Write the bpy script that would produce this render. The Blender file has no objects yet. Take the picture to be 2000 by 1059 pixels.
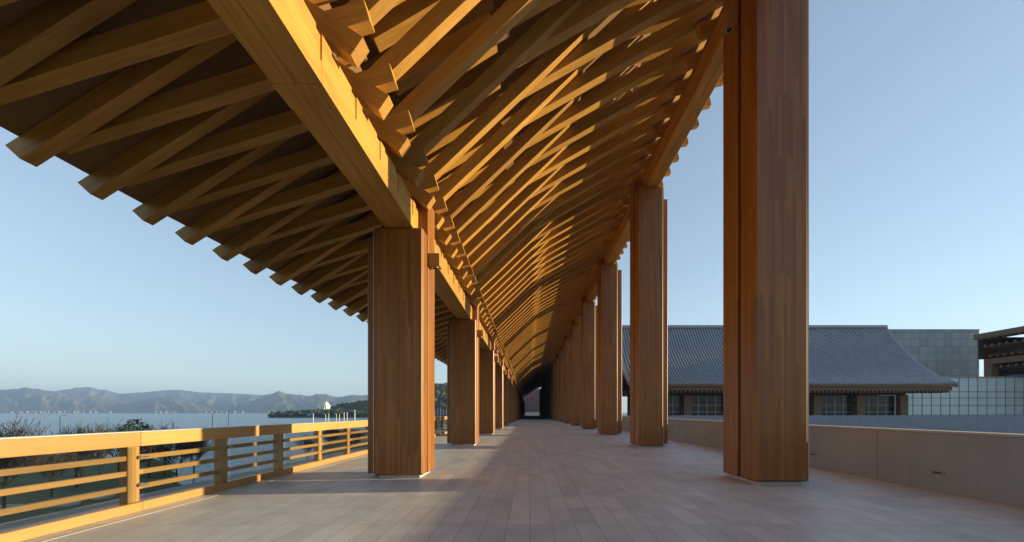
import bpy, bmesh, math, random
from mathutils import Vector, Matrix, noise
random.seed(7)
R = math.radians
S = bpy.context.scene
COL = S.collection

# ------------------------------------------------------------------ camera
F = 790.0                                     # focal length in pixels of the 2000 px wide photograph
cam_d = bpy.data.cameras.new('camera'); cam = bpy.data.objects.new('camera', cam_d); COL.objects.link(cam)
cam.location = (0, 0, 1.5); cam.rotation_euler = (R(90), 0, 0)
cam_d.sensor_width = 36; cam_d.lens = F / 2000 * 36
cam_d.shift_x = -35 / 2000; cam_d.shift_y = 276 / 2000
cam_d.clip_start = 0.05; cam_d.clip_end = 30000
S.camera = cam

# ------------------------------------------------------------------ light
SUN_EL = math.atan(0.125)                     # low sun, from the right and a touch from beyond
sx, sy = 1.0, 0.085
w = bpy.data.worlds.new('World'); S.world = w; w.use_nodes = True
nt = w.node_tree; bg = nt.nodes['Background']
sky = nt.nodes.new('ShaderNodeTexSky'); sky.sky_type = 'NISHITA'; sky.sun_disc = False
sky.sun_elevation = SUN_EL
sky.sun_rotation = math.atan2(sx, sy)         # azimuth clockwise from +Y
sky.altitude = 0; sky.air_density = 1.0; sky.dust_density = 0.0; sky.ozone_density = 2.6
hs_ = nt.nodes.new('ShaderNodeHueSaturation'); hs_.inputs['Saturation'].default_value = 0.85
nt.links.new(sky.outputs[0], hs_.inputs['Color']); gm_ = nt.nodes.new('ShaderNodeGamma'); gm_.inputs['Gamma'].default_value = 0.72
nt.links.new(hs_.outputs[0], gm_.inputs['Color']); nt.links.new(gm_.outputs[0], bg.inputs[0]); bg.inputs[1].default_value = 0.125
sd = bpy.data.lights.new('sun', 'SUN'); so = bpy.data.objects.new('sun', sd); COL.objects.link(so)
sd.energy = 5.0; sd.angle = R(0.5); sd.color = (1.0, 0.82, 0.47)
h = math.hypot(sx, sy)
dirv = Vector((-sx / h * math.cos(SUN_EL), -sy / h * math.cos(SUN_EL), -math.sin(SUN_EL)))
so.rotation_euler = dirv.to_track_quat('-Z', 'Y').to_euler()
S.view_settings.view_transform = 'Standard'; S.view_settings.look = 'None'
S.view_settings.exposure = 1.62; S.view_settings.gamma = 1

# ------------------------------------------------------------------ helpers
def tag(o, label=None, cat=None, group=None, kind=None):
    if label: o['label'] = label
    if cat: o['category'] = cat
    if group: o['group'] = group
    if kind: o['kind'] = kind
    return o

def obj(name, bm, mat, parent=None, loc=None, rot=None, smooth=False):
    me = bpy.data.meshes.new(name)
    bm.to_mesh(me); bm.free()
    if mat: me.materials.append(mat)
    if smooth:
        for p in me.polygons: p.use_smooth = True
    o = bpy.data.objects.new(name, me); COL.objects.link(o)
    if loc: o.location = loc
    if rot: o.rotation_euler = rot
    if parent: o.parent = parent
    return o

def inst(src, name=None, parent=None, loc=None, rot=None):
    o = src.copy(); COL.objects.link(o)
    if parent: o.parent = parent
    if loc is not None: o.location = loc
    if rot is not None: o.rotation_euler = rot
    return o

def empty(name, loc, rz=0):
    o = bpy.data.objects.new(name, None); COL.objects.link(o)
    o.location = loc; o.rotation_euler = (0, 0, rz); o.empty_display_size = 0.2
    return o

def copy_tree(o, parent=None):
    c = o.copy(); COL.objects.link(c)
    if parent: c.parent = parent
    for ch in list(o.children): copy_tree(ch, c)
    return c

def box(bm, x0, x1, y0, y1, z0, z1, bev=0):
    r = bmesh.ops.create_cube(bm, size=1)
    vs = r['verts']
    for v in vs:
        v.co = Vector(((x0 + x1) / 2 + v.co.x * (x1 - x0), (y0 + y1) / 2 + v.co.y * (y1 - y0), (z0 + z1) / 2 + v.co.z * (z1 - z0)))
    if bev:
        es = list({e for v in vs for e in v.link_edges})
        bmesh.ops.bevel(bm, geom=es, offset=bev, segments=1, affect='EDGES')
    return vs

def prism(bm, pts, y0, y1):
    """closed XZ polygon swept along Y"""
    a = [bm.verts.new((p[0], y0, p[1])) for p in pts]
    b = [bm.verts.new((p[0], y1, p[1])) for p in pts]
    n = len(pts)
    bm.faces.new(a); bm.faces.new(b[::-1])
    for i in range(n):
        j = (i + 1) % n
        bm.faces.new((a[j], a[i], b[i], b[j]))
    bmesh.ops.recalc_face_normals(bm, faces=bm.faces[:])

def tube(bm, p0, p1, r0, r1, n=6, cap=True):
    p0 = Vector(p0); p1 = Vector(p1); d = (p1 - p0)
    if d.length < 1e-6: return
    q = d.to_track_quat('Z', 'Y')
    A = []; B = []
    for i in range(n):
        a = 2 * math.pi * i / n
        v = Vector((math.cos(a), math.sin(a), 0))
        A.append(bm.verts.new(p0 + q @ (v * r0))); B.append(bm.verts.new(p1 + q @ (v * r1)))
    for i in range(n):
        j = (i + 1) % n
        bm.faces.new((A[i], A[j], B[j], B[i]))
    if cap:
        bm.faces.new(A[::-1]); bm.faces.new(B)

def NB(): return bmesh.new()

# ------------------------------------------------------------------ materials
def new_mat(name):
    m = bpy.data.materials.new(name); m.use_nodes = True
    t = m.node_tree; b = t.nodes['Principled BSDF']
    return m, t, b

def N(t, typ, **kw):
    n = t.nodes.new(typ)
    for k, v in kw.items():
        if k.startswith('i_'): n.inputs[k[2:]].default_value = v
        else: setattr(n, k, v)
    return n

def math_n(t, op, a=None, b=None):
    n = t.nodes.new('ShaderNodeMath'); n.operation = op
    for i, s in enumerate((a, b)):
        if s is None: continue
        if isinstance(s, (int, float)): n.inputs[i].default_value = s
        else: t.links.new(s, n.inputs[i])
    return n.outputs[0]

def ramp(t, fac, stops):
    n = t.nodes.new('ShaderNodeValToRGB'); cr = n.color_ramp
    while len(cr.elements) < len(stops): cr.elements.new(0.5)
    for e, (p, c) in zip(cr.elements, stops):
        e.position = p; e.color = (*c, 1)
    t.links.new(fac, n.inputs[0])
    return n.outputs[0]

def mix(t, fac, a, b, mode='MIX'):
    n = t.nodes.new('ShaderNodeMix'); n.data_type = 'RGBA'; n.blend_type = mode
    for i, s in zip((0, 6, 7), (fac, a, b)):
        if isinstance(s, (int, float)): n.inputs[i].default_value = s
        elif isinstance(s, tuple): n.inputs[i].default_value = (*s, 1)
        else: t.links.new(s, n.inputs[i])
    return n.outputs[2]

def objco(t, scale=(1, 1, 1), src='Object', rnd=True):
    tc = N(t, 'ShaderNodeTexCoord'); mp = N(t, 'ShaderNodeMapping')
    mp.inputs['Scale'].default_value = scale
    t.links.new(tc.outputs[src], mp.inputs['Vector'])
    if rnd:
        oi = N(t, 'ShaderNodeObjectInfo')
        cm = N(t, 'ShaderNodeCombineXYZ')
        v = math_n(t, 'MULTIPLY', oi.outputs['Random'], 37.0)
        for i in range(3): t.links.new(v, cm.inputs[i])
        t.links.new(cm.outputs[0], mp.inputs['Location'])
        return mp.outputs[0], oi.outputs['Random']
    return mp.outputs[0], None

def wood_beam(name, c_lo, c_hi, rough=0.55, src='Object'):
    """planed glulam with grain along local X, tone differs a little per member"""
    m, t, b = new_mat(name)
    v, rnd = objco(t, (1.2, 22, 22), src)
    n1 = N(t, 'ShaderNodeTexNoise', i_Scale=1.6, i_Detail=5.0, i_Roughness=0.6); t.links.new(v, n1.inputs['Vector'])
    v2, _ = objco(t, (0.6, 3, 3), src)
    n2 = N(t, 'ShaderNodeTexNoise', i_Scale=1.0, i_Detail=2.0); t.links.new(v2, n2.inputs['Vector'])
    f = math_n(t, 'ADD', math_n(t, 'MULTIPLY', n1.outputs[0], 0.6), math_n(t, 'MULTIPLY', n2.outputs[0], 0.4))
    base = ramp(t, f, [(0.32, c_lo), (0.68, c_hi)])
    tone = math_n(t, 'ADD', math_n(t, 'MULTIPLY', rnd, 0.45), 0.78)
    cc = N(t, 'ShaderNodeCombineColor')
    for i in range(3): t.links.new(tone, cc.inputs[i])
    base = mix(t, 1.0, base, cc.outputs[0], 'MULTIPLY')
    t.links.new(base, b.inputs['Base Color'])
    b.inputs['Roughness'].default_value = rough
    bp = N(t, 'ShaderNodeBump', i_Strength=0.12, i_Distance=0.01); t.links.new(n1.outputs[0], bp.inputs['Height'])
    t.links.new(bp.outputs[0], b.inputs['Normal'])
    return m

def wood_lamella(name, tones, row=0.062, rough=0.40):
    """vertical finger-jointed strips: random lengths, random tones, small knots"""
    m, t, b = new_mat(name)
    tc = N(t, 'ShaderNodeTexCoord'); oi = N(t, 'ShaderNodeObjectInfo')
    sp = N(t, 'ShaderNodeSeparateXYZ'); t.links.new(tc.outputs['Object'], sp.inputs[0])
    s = math_n(t, 'ADD', math_n(t, 'ADD', sp.outputs[0], sp.outputs[1]), 50.0)
    s = math_n(t, 'DIVIDE', s, row)
    r = math_n(t, 'FLOOR', s)
    rr = math_n(t, 'ADD', r, math_n(t, 'MULTIPLY', oi.outputs['Random'], 513.0))
    w1 = N(t, 'ShaderNodeTexWhiteNoise', noise_dimensions='1D'); t.links.new(rr, w1.inputs['W'])
    z = math_n(t, 'ADD', sp.outputs[2], math_n(t, 'MULTIPLY', w1.outputs[0], 9.0))
    ln = math_n(t, 'ADD', math_n(t, 'MULTIPLY', w1.outputs[0], 1.6), 0.9)
    zc = math_n(t, 'DIVIDE', z, ln); c = math_n(t, 'FLOOR', zc)
    cv = N(t, 'ShaderNodeCombineXYZ'); t.links.new(rr, cv.inputs[0]); t.links.new(c, cv.inputs[1])
    w2 = N(t, 'ShaderNodeTexWhiteNoise', noise_dimensions='2D'); t.links.new(cv.outputs[0], w2.inputs['Vector'])
    mp = N(t, 'ShaderNodeMapping'); mp.inputs['Scale'].default_value = (30, 30, 1.3)
    t.links.new(tc.outputs['Object'], mp.inputs['Vector']); t.links.new(w2.outputs['Color'], mp.inputs['Location'])
    n1 = N(t, 'ShaderNodeTexNoise', i_Scale=1.5, i_Detail=5.0, i_Roughness=0.65); t.links.new(mp.outputs[0], n1.inputs['Vector'])
    f = math_n(t, 'ADD', math_n(t, 'MULTIPLY', w2.outputs[0], 0.6), math_n(t, 'MULTIPLY', n1.outputs[0], 0.5))
    base = ramp(t, f, tones)
    # large slow weathering
    n3 = N(t, 'ShaderNodeTexNoise', i_Scale=0.5, i_Detail=2.0); t.links.new(tc.outputs['Object'], n3.inputs['Vector'])
    base = mix(t, math_n(t, 'MULTIPLY', n3.outputs[0], 0.3), base, (0.11, 0.036, 0.007))
    # knots
    mk = N(t, 'ShaderNodeMapping'); mk.inputs['Scale'].default_value = (5, 5, 2.6); t.links.new(tc.outputs['Object'], mk.inputs['Vector'])
    vo = N(t, 'ShaderNodeTexVoronoi', i_Scale=1.3); t.links.new(mk.outputs[0], vo.inputs['Vector'])
    k = math_n(t, 'LESS_THAN', vo.outputs['Distance'], 0.06)
    base = mix(t, math_n(t, 'MULTIPLY', k, 0.6), base, (0.05, 0.02, 0.01))
    t.links.new(base, b.inputs['Base Color'])
    fr = math_n(t, 'FRACT', s)
    e = math_n(t, 'LESS_THAN', math_n(t, 'ABSOLUTE', math_n(t, 'SUBTRACT', fr, 0.5)), 0.47)
    ht = math_n(t, 'ADD', math_n(t, 'MULTIPLY', n1.outputs[0], 0.4), e)
    bp = N(t, 'ShaderNodeBump', i_Strength=0.18, i_Distance=0.004); t.links.new(ht, bp.inputs['Height'])
    t.links.new(bp.outputs[0], b.inputs['Normal'])
    b.inputs['Roughness'].default_value = rough
    return m

def plain(name, col, rough=0.6, metal=0.0, var=0.12, sc=3.0, src='Object', bump=0.0, spec=0.5):
    m, t, b = new_mat(name)
    tc = N(t, 'ShaderNodeTexCoord')
    n = N(t, 'ShaderNodeTexNoise', i_Scale=sc, i_Detail=6.0, i_Roughness=0.6); t.links.new(tc.outputs[src], n.inputs['Vector'])
    lo = tuple(c * (1 - var) for c in col); hi = tuple(min(1, c * (1 + var)) for c in col)
    t.links.new(ramp(t, n.outputs[0], [(0.3, lo), (0.7, hi)]), b.inputs['Base Color'])
    b.inputs['Roughness'].default_value = rough; b.inputs['Metallic'].default_value = metal
    b.inputs['Specular IOR Level'].default_value = spec
    if bump:
        bp = N(t, 'ShaderNodeBump', i_Strength=bump, i_Distance=0.02); t.links.new(n.outputs[0], bp.inputs['Height'])
        t.links.new(bp.outputs[0], b.inputs['Normal'])
    return m

M = {}
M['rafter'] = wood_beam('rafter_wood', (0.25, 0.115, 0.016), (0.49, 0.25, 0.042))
M['rail'] = wood_beam('rail_wood', (0.36, 0.18, 0.055), (0.46, 0.25, 0.085), 0.45)
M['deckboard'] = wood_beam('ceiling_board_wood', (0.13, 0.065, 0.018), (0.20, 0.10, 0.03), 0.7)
M['column'] = wood_lamella('column_wood', [(0.0, (0.155, 0.050, 0.007)), (0.35, (0.225, 0.079, 0.010)), (0.65, (0.28, 0.103, 0.013)), (1.0, (0.38, 0.16, 0.026))])
M['dark'] = plain('dark_gap', (0.03, 0.02, 0.015), 0.9)
M['metal'] = plain('steel', (0.6, 0.6, 0.6), 0.3, 1.0, 0.05)
M['trim'] = plain('pale_trim', (0.55, 0.53, 0.5), 0.4, 0.3, 0.05)
M['plinth'] = plain('pale_plinth', (0.45, 0.42, 0.40), 0.6, 0, 0.08)
M['conc'] = plain('concrete', (0.30, 0.28, 0.26), 0.85, 0, 0.10, 1.2, bump=0.08)
M['ledge'] = plain('ledge_stone', (0.42, 0.40, 0.38), 0.8, 0, 0.08, 1.5)

def paving():
    m, t, b = new_mat('granite_paving')
    tc = N(t, 'ShaderNodeTexCoord'); sp = N(t, 'ShaderNodeSeparateXYZ'); t.links.new(tc.outputs['Object'], sp.inputs[0])
    cv = N(t, 'ShaderNodeCombineXYZ'); t.links.new(sp.outputs[1], cv.inputs[0]); t.links.new(sp.outputs[0], cv.inputs[1])
    br = N(t, 'ShaderNodeTexBrick', offset=0.0, squash=1.0)
    t.links.new(cv.outputs[0], br.inputs['Vector'])
    br.inputs['Scale'].default_value = 1.0; br.inputs['Brick Width'].default_value = 0.9; br.inputs['Row Height'].default_value = 0.3
    br.inputs['Mortar Size'].default_value = 0.006; br.inputs['Mortar Smooth'].default_value = 0.2
    br.inputs['Color1'].default_value = (0.50, 0.495, 0.505, 1); br.inputs['Color2'].default_value = (0.63, 0.605, 0.60, 1)
    br.inputs['Mortar'].default_value = (0.33, 0.325, 0.32, 1)
    n = N(t, 'ShaderNodeTexNoise', i_Scale=90.0, i_Detail=3.0); t.links.new(tc.outputs['Object'], n.inputs['Vector'])
    n2 = N(t, 'ShaderNodeTexNoise', i_Scale=0.35, i_Detail=4.0); t.links.new(tc.outputs['Object'], n2.inputs['Vector'])
    c = mix(t, 0.5, br.outputs['Color'], ramp(t, n.outputs[0], [(0.3, (0.30, 0.30, 0.30)), (0.7, (0.72, 0.72, 0.72))]), 'OVERLAY')
    c = mix(t, math_n(t, 'MULTIPLY', n2.outputs[0], 0.28), c, (0.33, 0.32, 0.33))
    n4 = N(t, 'ShaderNodeTexNoise', i_Scale=1.7, i_Detail=7.0, i_Roughness=0.7); t.links.new(tc.outputs['Object'], n4.inputs['Vector'])
    c = mix(t, 0.45, c, ramp(t, n4.outputs[0], [(0.35, (0.33, 0.32, 0.32)), (0.62, (0.58, 0.57, 0.56))]), 'OVERLAY')
    t.links.new(c, b.inputs['Base Color'])
    rg = ramp(t, n2.outputs[0], [(0.35, (0.42,) * 3), (0.65, (0.62,) * 3)]); t.links.new(rg, b.inputs['Roughness'])
    bp = N(t, 'ShaderNodeBump', i_Strength=0.25, i_Distance=0.006)
    hgt = math_n(t, 'ADD', math_n(t, 'MULTIPLY', n.outputs[0], 0.25), math_n(t, 'SUBTRACT', 1.0, br.outputs['Fac']))
    t.links.new(hgt, bp.inputs['Height']); t.links.new(bp.outputs[0], b.inputs['Normal'])
    return m
M['paving'] = paving()

def glass():
    m, t, b = new_mat('clear_glass')
    out = t.nodes['Material Output']; t.nodes.remove(b)
    tr = N(t, 'ShaderNodeBsdfTransparent'); tr.inputs[0].default_value = (0.86, 0.885, 0.87, 1)
    gl = N(t, 'ShaderNodeBsdfGlossy'); gl.inputs['Roughness'].default_value = 0.02
    g = N(t, 'ShaderNodeNewGeometry'); dt = N(t, 'ShaderNodeVectorMath', operation='DOT_PRODUCT')
    t.links.new(g.outputs['Incoming'], dt.inputs[0]); t.links.new(g.outputs['Normal'], dt.inputs[1])
    fr = math_n(t, 'ADD', math_n(t, 'MULTIPLY', math_n(t, 'POWER', math_n(t, 'SUBTRACT', 1.0, math_n(t, 'ABSOLUTE', dt.outputs['Value'])), 5.0), 0.9), 0.03)
    mx = N(t, 'ShaderNodeMixShader'); t.links.new(fr, mx.inputs[0]); t.links.new(tr.outputs[0], mx.inputs[1]); t.links.new(gl.outputs[0], mx.inputs[2])
    t.links.new(mx.outputs[0], out.inputs[0])
    return m
M['glass'] = glass()

def water_mat():
    m, t, b = new_mat('lake_water')
    tc = N(t, 'ShaderNodeTexCoord')
    mp = N(t, 'ShaderNodeMapping'); mp.inputs['Scale'].default_value = (0.35, 1.0, 1.0); t.links.new(tc.outputs['Object'], mp.inputs['Vector'])
    n = N(t, 'ShaderNodeTexNoise', i_Scale=0.55, i_Detail=6.0, i_Roughness=0.62); t.links.new(mp.outputs[0], n.inputs['Vector'])
    n2 = N(t, 'ShaderNodeTexNoise', i_Scale=0.02, i_Detail=4.0); t.links.new(mp.outputs[0], n2.inputs['Vector'])
    t.links.new(ramp(t, n2.outputs[0], [(0.3, (0.02, 0.07, 0.13)), (0.7, (0.035, 0.10, 0.17))]), b.inputs['Base Color'])
    b.inputs['Roughness'].default_value = 0.22; b.inputs['IOR'].default_value = 1.33; b.inputs['Specular Tint'].default_value = (0.72, 0.86, 1.0, 1)
    bp = N(t, 'ShaderNodeBump', i_Strength=1.0, i_Distance=0.35); t.links.new(n.outputs[0], bp.inputs['Height'])
    t.links.new(bp.outputs[0], b.inputs['Normal'])
    return m
M['water'] = water_mat()

def veg(name, cols, sc=0.2, rough=0.8, det=5.0):
    m, t, b = new_mat(name)
    g = N(t, 'ShaderNodeNewGeometry')
    n = N(t, 'ShaderNodeTexNoise', i_Scale=sc, i_Detail=det, i_Roughness=0.7); t.links.new(g.outputs['Position'], n.inputs['Vector'])
    k = len(cols)
    t.links.new(ramp(t, n.outputs[0], [(0.3 + 0.4 * i / (k - 1), c) for i, c in enumerate(cols)]), b.inputs['Base Color'])
    b.inputs['Roughness'].default_value = rough; b.inputs['Specular IOR Level'].default_value = 0.2
    return m
M['lawn'] = veg('lawn_grass', [(0.11, 0.085, 0.05), (0.09, 0.09, 0.035), (0.10, 0.13, 0.04), (0.19, 0.15, 0.085)], 0.12)
M['forest'] = veg('forest_leaves', [(0.025, 0.045, 0.02), (0.045, 0.065, 0.025), (0.11, 0.09, 0.03), (0.15, 0.10, 0.035)], 0.06)
M['forest_dark'] = veg('evergreen_leaves', [(0.02, 0.035, 0.018), (0.035, 0.055, 0.022), (0.05, 0.07, 0.03)], 0.08)
M['hill'] = veg('hill_scrub', [(0.03, 0.045, 0.02), (0.06, 0.07, 0.03), (0.12, 0.105, 0.06), (0.19, 0.15, 0.09)], 0.008, 0.95, 12.0)
M['bark'] = plain('bark', (0.045, 0.035, 0.028), 0.9, 0, 0.25, 6)
M['leaf'] = veg('bush_leaves', [(0.03, 0.06, 0.02), (0.05, 0.10, 0.03)], 2.0)
M['white'] = plain('white_wall', (0.15, 0.15, 0.15), 0.7, 0, 0.04)
M['roofgrey'] = plain('grey_roof', (0.22, 0.21, 0.21), 0.7, 0, 0.1)

# ================================================================== STRUCTURE: floor, ground, water
bm = NB(); box(bm, -6.62, 8.1, -14, 216, -7.0, 0.0)
tag(obj('terrace_floor', bm, M['paving']), kind='structure')

Y0, Y1 = -12.0, 104.0

# ------------------------------------------------------------------ timber gallery (one building)
G = empty('timber_gallery', (0.8, 9, 0))
tag(G, 'long open timber gallery with tall square columns and crossing ceiling rafters over the stone terrace', 'pavilion')
GO = Vector(G.location)
def gloc(x, y, z): return (x - GO.x, y - GO.y, z - GO.z)

# section lines: zp = height above the eye (1.5 m); every member is a bar of width W and height H
W, H = 0.22, 0.30
def bar_mesh(L, w=W, h=H, bev=0.006, skew0=0.0):
    """bar along local X starting at 0, bottom face at z=0, far face at y=0 .. near at -w"""
    bm = NB()
    vs = box(bm, 0, L, -w, 0, 0, h)
    for v in vs:
        if v.co.x < 1e-4 and v.co.z > h / 2: v.co.x += skew0
    bmesh.ops.bevel(bm, geom=bm.edges[:], offset=bev, segments=1, affect='EDGES')
    me = bpy.data.meshes.new('bar'); bm.to_mesh(me); bm.free(); me.materials.append(M['rafter'])
    return me

def place_bar(name, me, x0, c, m, yfar, parent=G):
    o = bpy.data.objects.new(name, me); COL.objects.link(o); o.parent = parent
    o.location = gloc(x0, yfar, 1.5 + c + m * x0)
    o.rotation_euler = (0, -math.atan(m), 0)
    return o

def join_bars(name, lst, kind='stuff'):
    """lst: (mesh, x0, c, m, yfar) merged to one mesh"""
    bm = NB()
    for me, x0, c, m, yf in lst:
        b2 = NB(); b2.from_mesh(me)
        b2.transform(Matrix.Translation(gloc(x0, yf, 1.5 + c + m * x0)) @ Matrix.Rotation(-math.atan(m), 4, 'Y'))
        tmp = bpy.data.meshes.new('tmp'); b2.to_mesh(tmp); b2.free()
        bm.from_mesh(tmp); bpy.data.meshes.remove(tmp)
    o = obj(name, bm, M['rafter'], G)
    o['kind'] = kind
    return o

def Ls(x0, x1, m): return (x1 - x0) * math.sqrt(1 + m * m)

def eave_x(Y):
    pts = [(-20, -7.8), (6.4, -7.8), (9.4, -7.84), (11.4, -7.72), (14.4, -7.48), (17.4, -7.17), (30, -6.85), (120, -6.7)]
    for (a, xa), (b_, xb) in zip(pts, pts[1:]):
        if a <= Y <= b_: return xa + (xb - xa) * (Y - a) / (b_ - a)
    return -6.7

# family definitions: x0, x1, c, m, phase of the far face
CF, CM = 7.92, 0.955
DF, DM = 8.05, 0.57
C_m = bar_mesh(Ls(-2.75, 3.85, CM))
D_m = bar_mesh(Ls(-0.38, 5.35, DM), w=0.275)
H_m = bar_mesh(Ls(-2.7, -0.66, 0.59), w=0.275)
J_m = bar_mesh(Ls(2.2, 6.5, 0.30))
A_m = bar_mesh(Ls(-3.75, -2.41, -0.68))
B_m = bar_mesh(Ls(-3.75, -2.157, 0.30), w=0.19)
R_m = bar_mesh(Ls(4.63, 6.27, 0.22))
S_m = bar_mesh(Ls(4.4, 6.1, -0.55), w=0.19)
ceil_l, brk_l, eave_l = [], [], []
cache = {}
for k in range(-2, 97):
    # ceiling
    ceil_l += [(k, 'C', C_m, -2.75, CF, CM, 7.99 + k), (k, 'D', D_m, -0.38, DF, DM, 8.27 + k), (k, 'H', H_m, -2.7, DF, 0.59, 8.27 + k)]
    ceil_l += [(k, 'J', J_m, 2.2, 9.95, 0.30, 7.73 + k)]
for k in range(-5, 99):
    y = 5.66 + k
    zA = 4.80 + 0.68 * (3.75 - 2.41)
    brk_l += [(k, 'A', A_m, -3.75, zA - (-0.68) * -3.75, -0.68, y), (k, 'B', B_m, -3.75, 5.94, 0.30, y - 0.015)]
    if k > 1: brk_l += [(k, 'R', R_m, 4.63, 10.27 - 0.22 * 4.63, 0.22, y - 0.48)]
for k in range(-6, 98):
    y = 6.40 + k
    xt = eave_x(y)
    key = round(xt, 2)
    dx = xt + 7.8
    if ('f2', key) not in cache:
        cache[('f2', key)] = bar_mesh(Ls(xt, -0.75, 0.634), skew0=-0.08)
        cache[('f1', key)] = bar_mesh(Ls(xt + 0.12, -2.7, 0.312))
    c2 = (3.87) - 0.634 * xt
    c2 = 8.85 if abs(dx) < 0.05 else 8.85 + 0  # same rafter line, only the eave end steps in
    # keep the eave height level: lower the line slightly as the overhang shortens
    c2 = 8.82 - 0.634 * dx
    m2 = 0.634
    eave_l += [(k, 'F2', cache[('f2', key)], xt, c2, m2, y)]
    c1 = 6.70 - 0.312 * dx * 1.0
    eave_l += [(k, 'F1', cache[('f1', key)], xt + 0.12, c1, 0.312, 6.75 + k)]

def emit(lst, name, first_y, limit):
    vis = [a for a in lst if a[6] > first_y]
    vis.sort(key=lambda a: a[6])
    ind, rest = vis[:limit], vis[limit:]
    for a in ind: place_bar(name, a[2], a[3], a[4], a[5], a[6])
    if rest: join_bars(name + '_row', [(a[2], a[3], a[4], a[5], a[6]) for a in rest])
emit(ceil_l, 'ceiling_rafter', 5.5, 100)
emit(brk_l, 'bracket_arm', 1.5, 100)
emit(eave_l, 'eave_rafter', 1.5, 100)

# ceiling boards + roof
def deck_profile(bottom=True):
    p = [(-7.81, 4.22), (-2.9, 7.38), (0.0, 9.25), (3.9, 12.22), (6.55, 12.75)]
    return p
bm = NB()
ys = [Y0] + [i * 4.0 for i in range(-2, 52)]
rows = []
for y in ys:
    dx = eave_x(y) + 7.8
    prof = deck_profile()
    lo = []
    for i, (x, z) in enumerate(prof):
        t_ = max(0.0, min(1.0, (-2.9 - x) / 4.9))
        if i == 0: x = x + dx
        lo.append((x, z))
    hi = [(x - 0.03 * (1 if i == 0 else 0), z + 0.16) for i, (x, z) in enumerate(lo)]
    rows.append([bm.verts.new((*gloc(x, y, 0)[:2], 1.5 + z)) for x, z in lo] + [bm.verts.new((*gloc(x, y, 0)[:2], 1.5 + z)) for x, z in reversed(hi)])
for a, b_ in zip(rows, rows[1:]):
    n = len(a)
    for i in range(n):
        j = (i + 1) % n
        bm.faces.new((a[i], a[j], b_[j], b_[i]))
bm.faces.new(rows[0][::-1]); bm.faces.new(rows[-1])
bmesh.ops.recalc_face_normals(bm, faces=bm.faces[:])
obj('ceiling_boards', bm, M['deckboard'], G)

# longitudinal beams, one length per bay
LB = (-3.30, -2.66, 5.70, 6.34)
RB = (4.98, 5.52, 11.17, 11.85)
LCY = [9.71 + 9.0 * i for i in range(-2, 22)]
RCY = [8.97 + 9.0 * i for i in range(-2, 22)]
for (x0, x1, z0, z1), cy in ((LB, LCY), (RB, RCY)):
    first = None
    L = 8.98
    for y in cy[:-1]:
        if first is None:
            bm = NB()
            xm = (x0 + x1) / 2
            # two laminated halves with a fine seam, plus a joint collar line
            box(bm, -(x1 - x0) / 2, -0.006, 0, L, 0, z1 - z0, 0.012)
            if x0 > 0: box(bm, 0.006, (x1 - x0) / 2, 0, L, 0, z1 - z0, 0.012)
            else:                              # pockets cut into the inner face for the bracket arms
                hw = (x1 - x0) / 2; zt = z1 - z0
                box(bm, 0.006, hw, 0, L, 0, zt - 0.36)
                box(bm, 0.006, hw - 0.16, 0, L, zt - 0.3598, zt)
                ya = 0.0
                for kk in range(10):
                    yb_ = min(L, 0.31 + kk) if kk < 9 else L
                    box(bm, hw - 0.1598, hw, ya, yb_, zt - 0.3598, zt)
                    ya = 0.31 + kk + 0.18
            box(bm, -(x1 - x0) / 2 + 0.02, (x1 - x0) / 2 - 0.02, 0.004, L - 0.004, 0.02, z1 - z0 - 0.02)
            for yy in (4.45,):
                box(bm, -(x1 - x0) / 2 - 0.004, (x1 - x0) / 2 + 0.004, yy, yy + 0.42, -0.006, z1 - z0 - 0.01)
            bmesh.ops.transform(bm, matrix=Matrix.Rotation(R(-90), 4, 'Z'), verts=bm.verts[:])
            me = bpy.data.meshes.new('main_beam'); bm.to_mesh(me); bm.free(); me.materials.append(M['rafter'])
            first = me
        o = bpy.data.objects.new('main_beam', first); COL.objects.link(o); o.parent = G
        o.rotation_euler = (0, 0, R(90)); o.location = gloc((x0 + x1) / 2, y + 0.01, z0)

bm = NB(); box(bm, -3.25 - GO.x, -3.12 - GO.x, Y0 - GO.y, 103 - GO.y, 6.36, 7.86); obj('sun_block_board', bm, M['deckboard'], G)  # added board, keeps low sun over the left beam off the eave
bm = NB(); box(bm, 5.2 - GO.x, 5.33 - GO.x, Y0 - GO.y, 103 - GO.y, 11.87, 12.44); obj('sun_block_board', bm, M['deckboard'], G)  # added board, stops sun passing over the right beam onto the rafters

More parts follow.
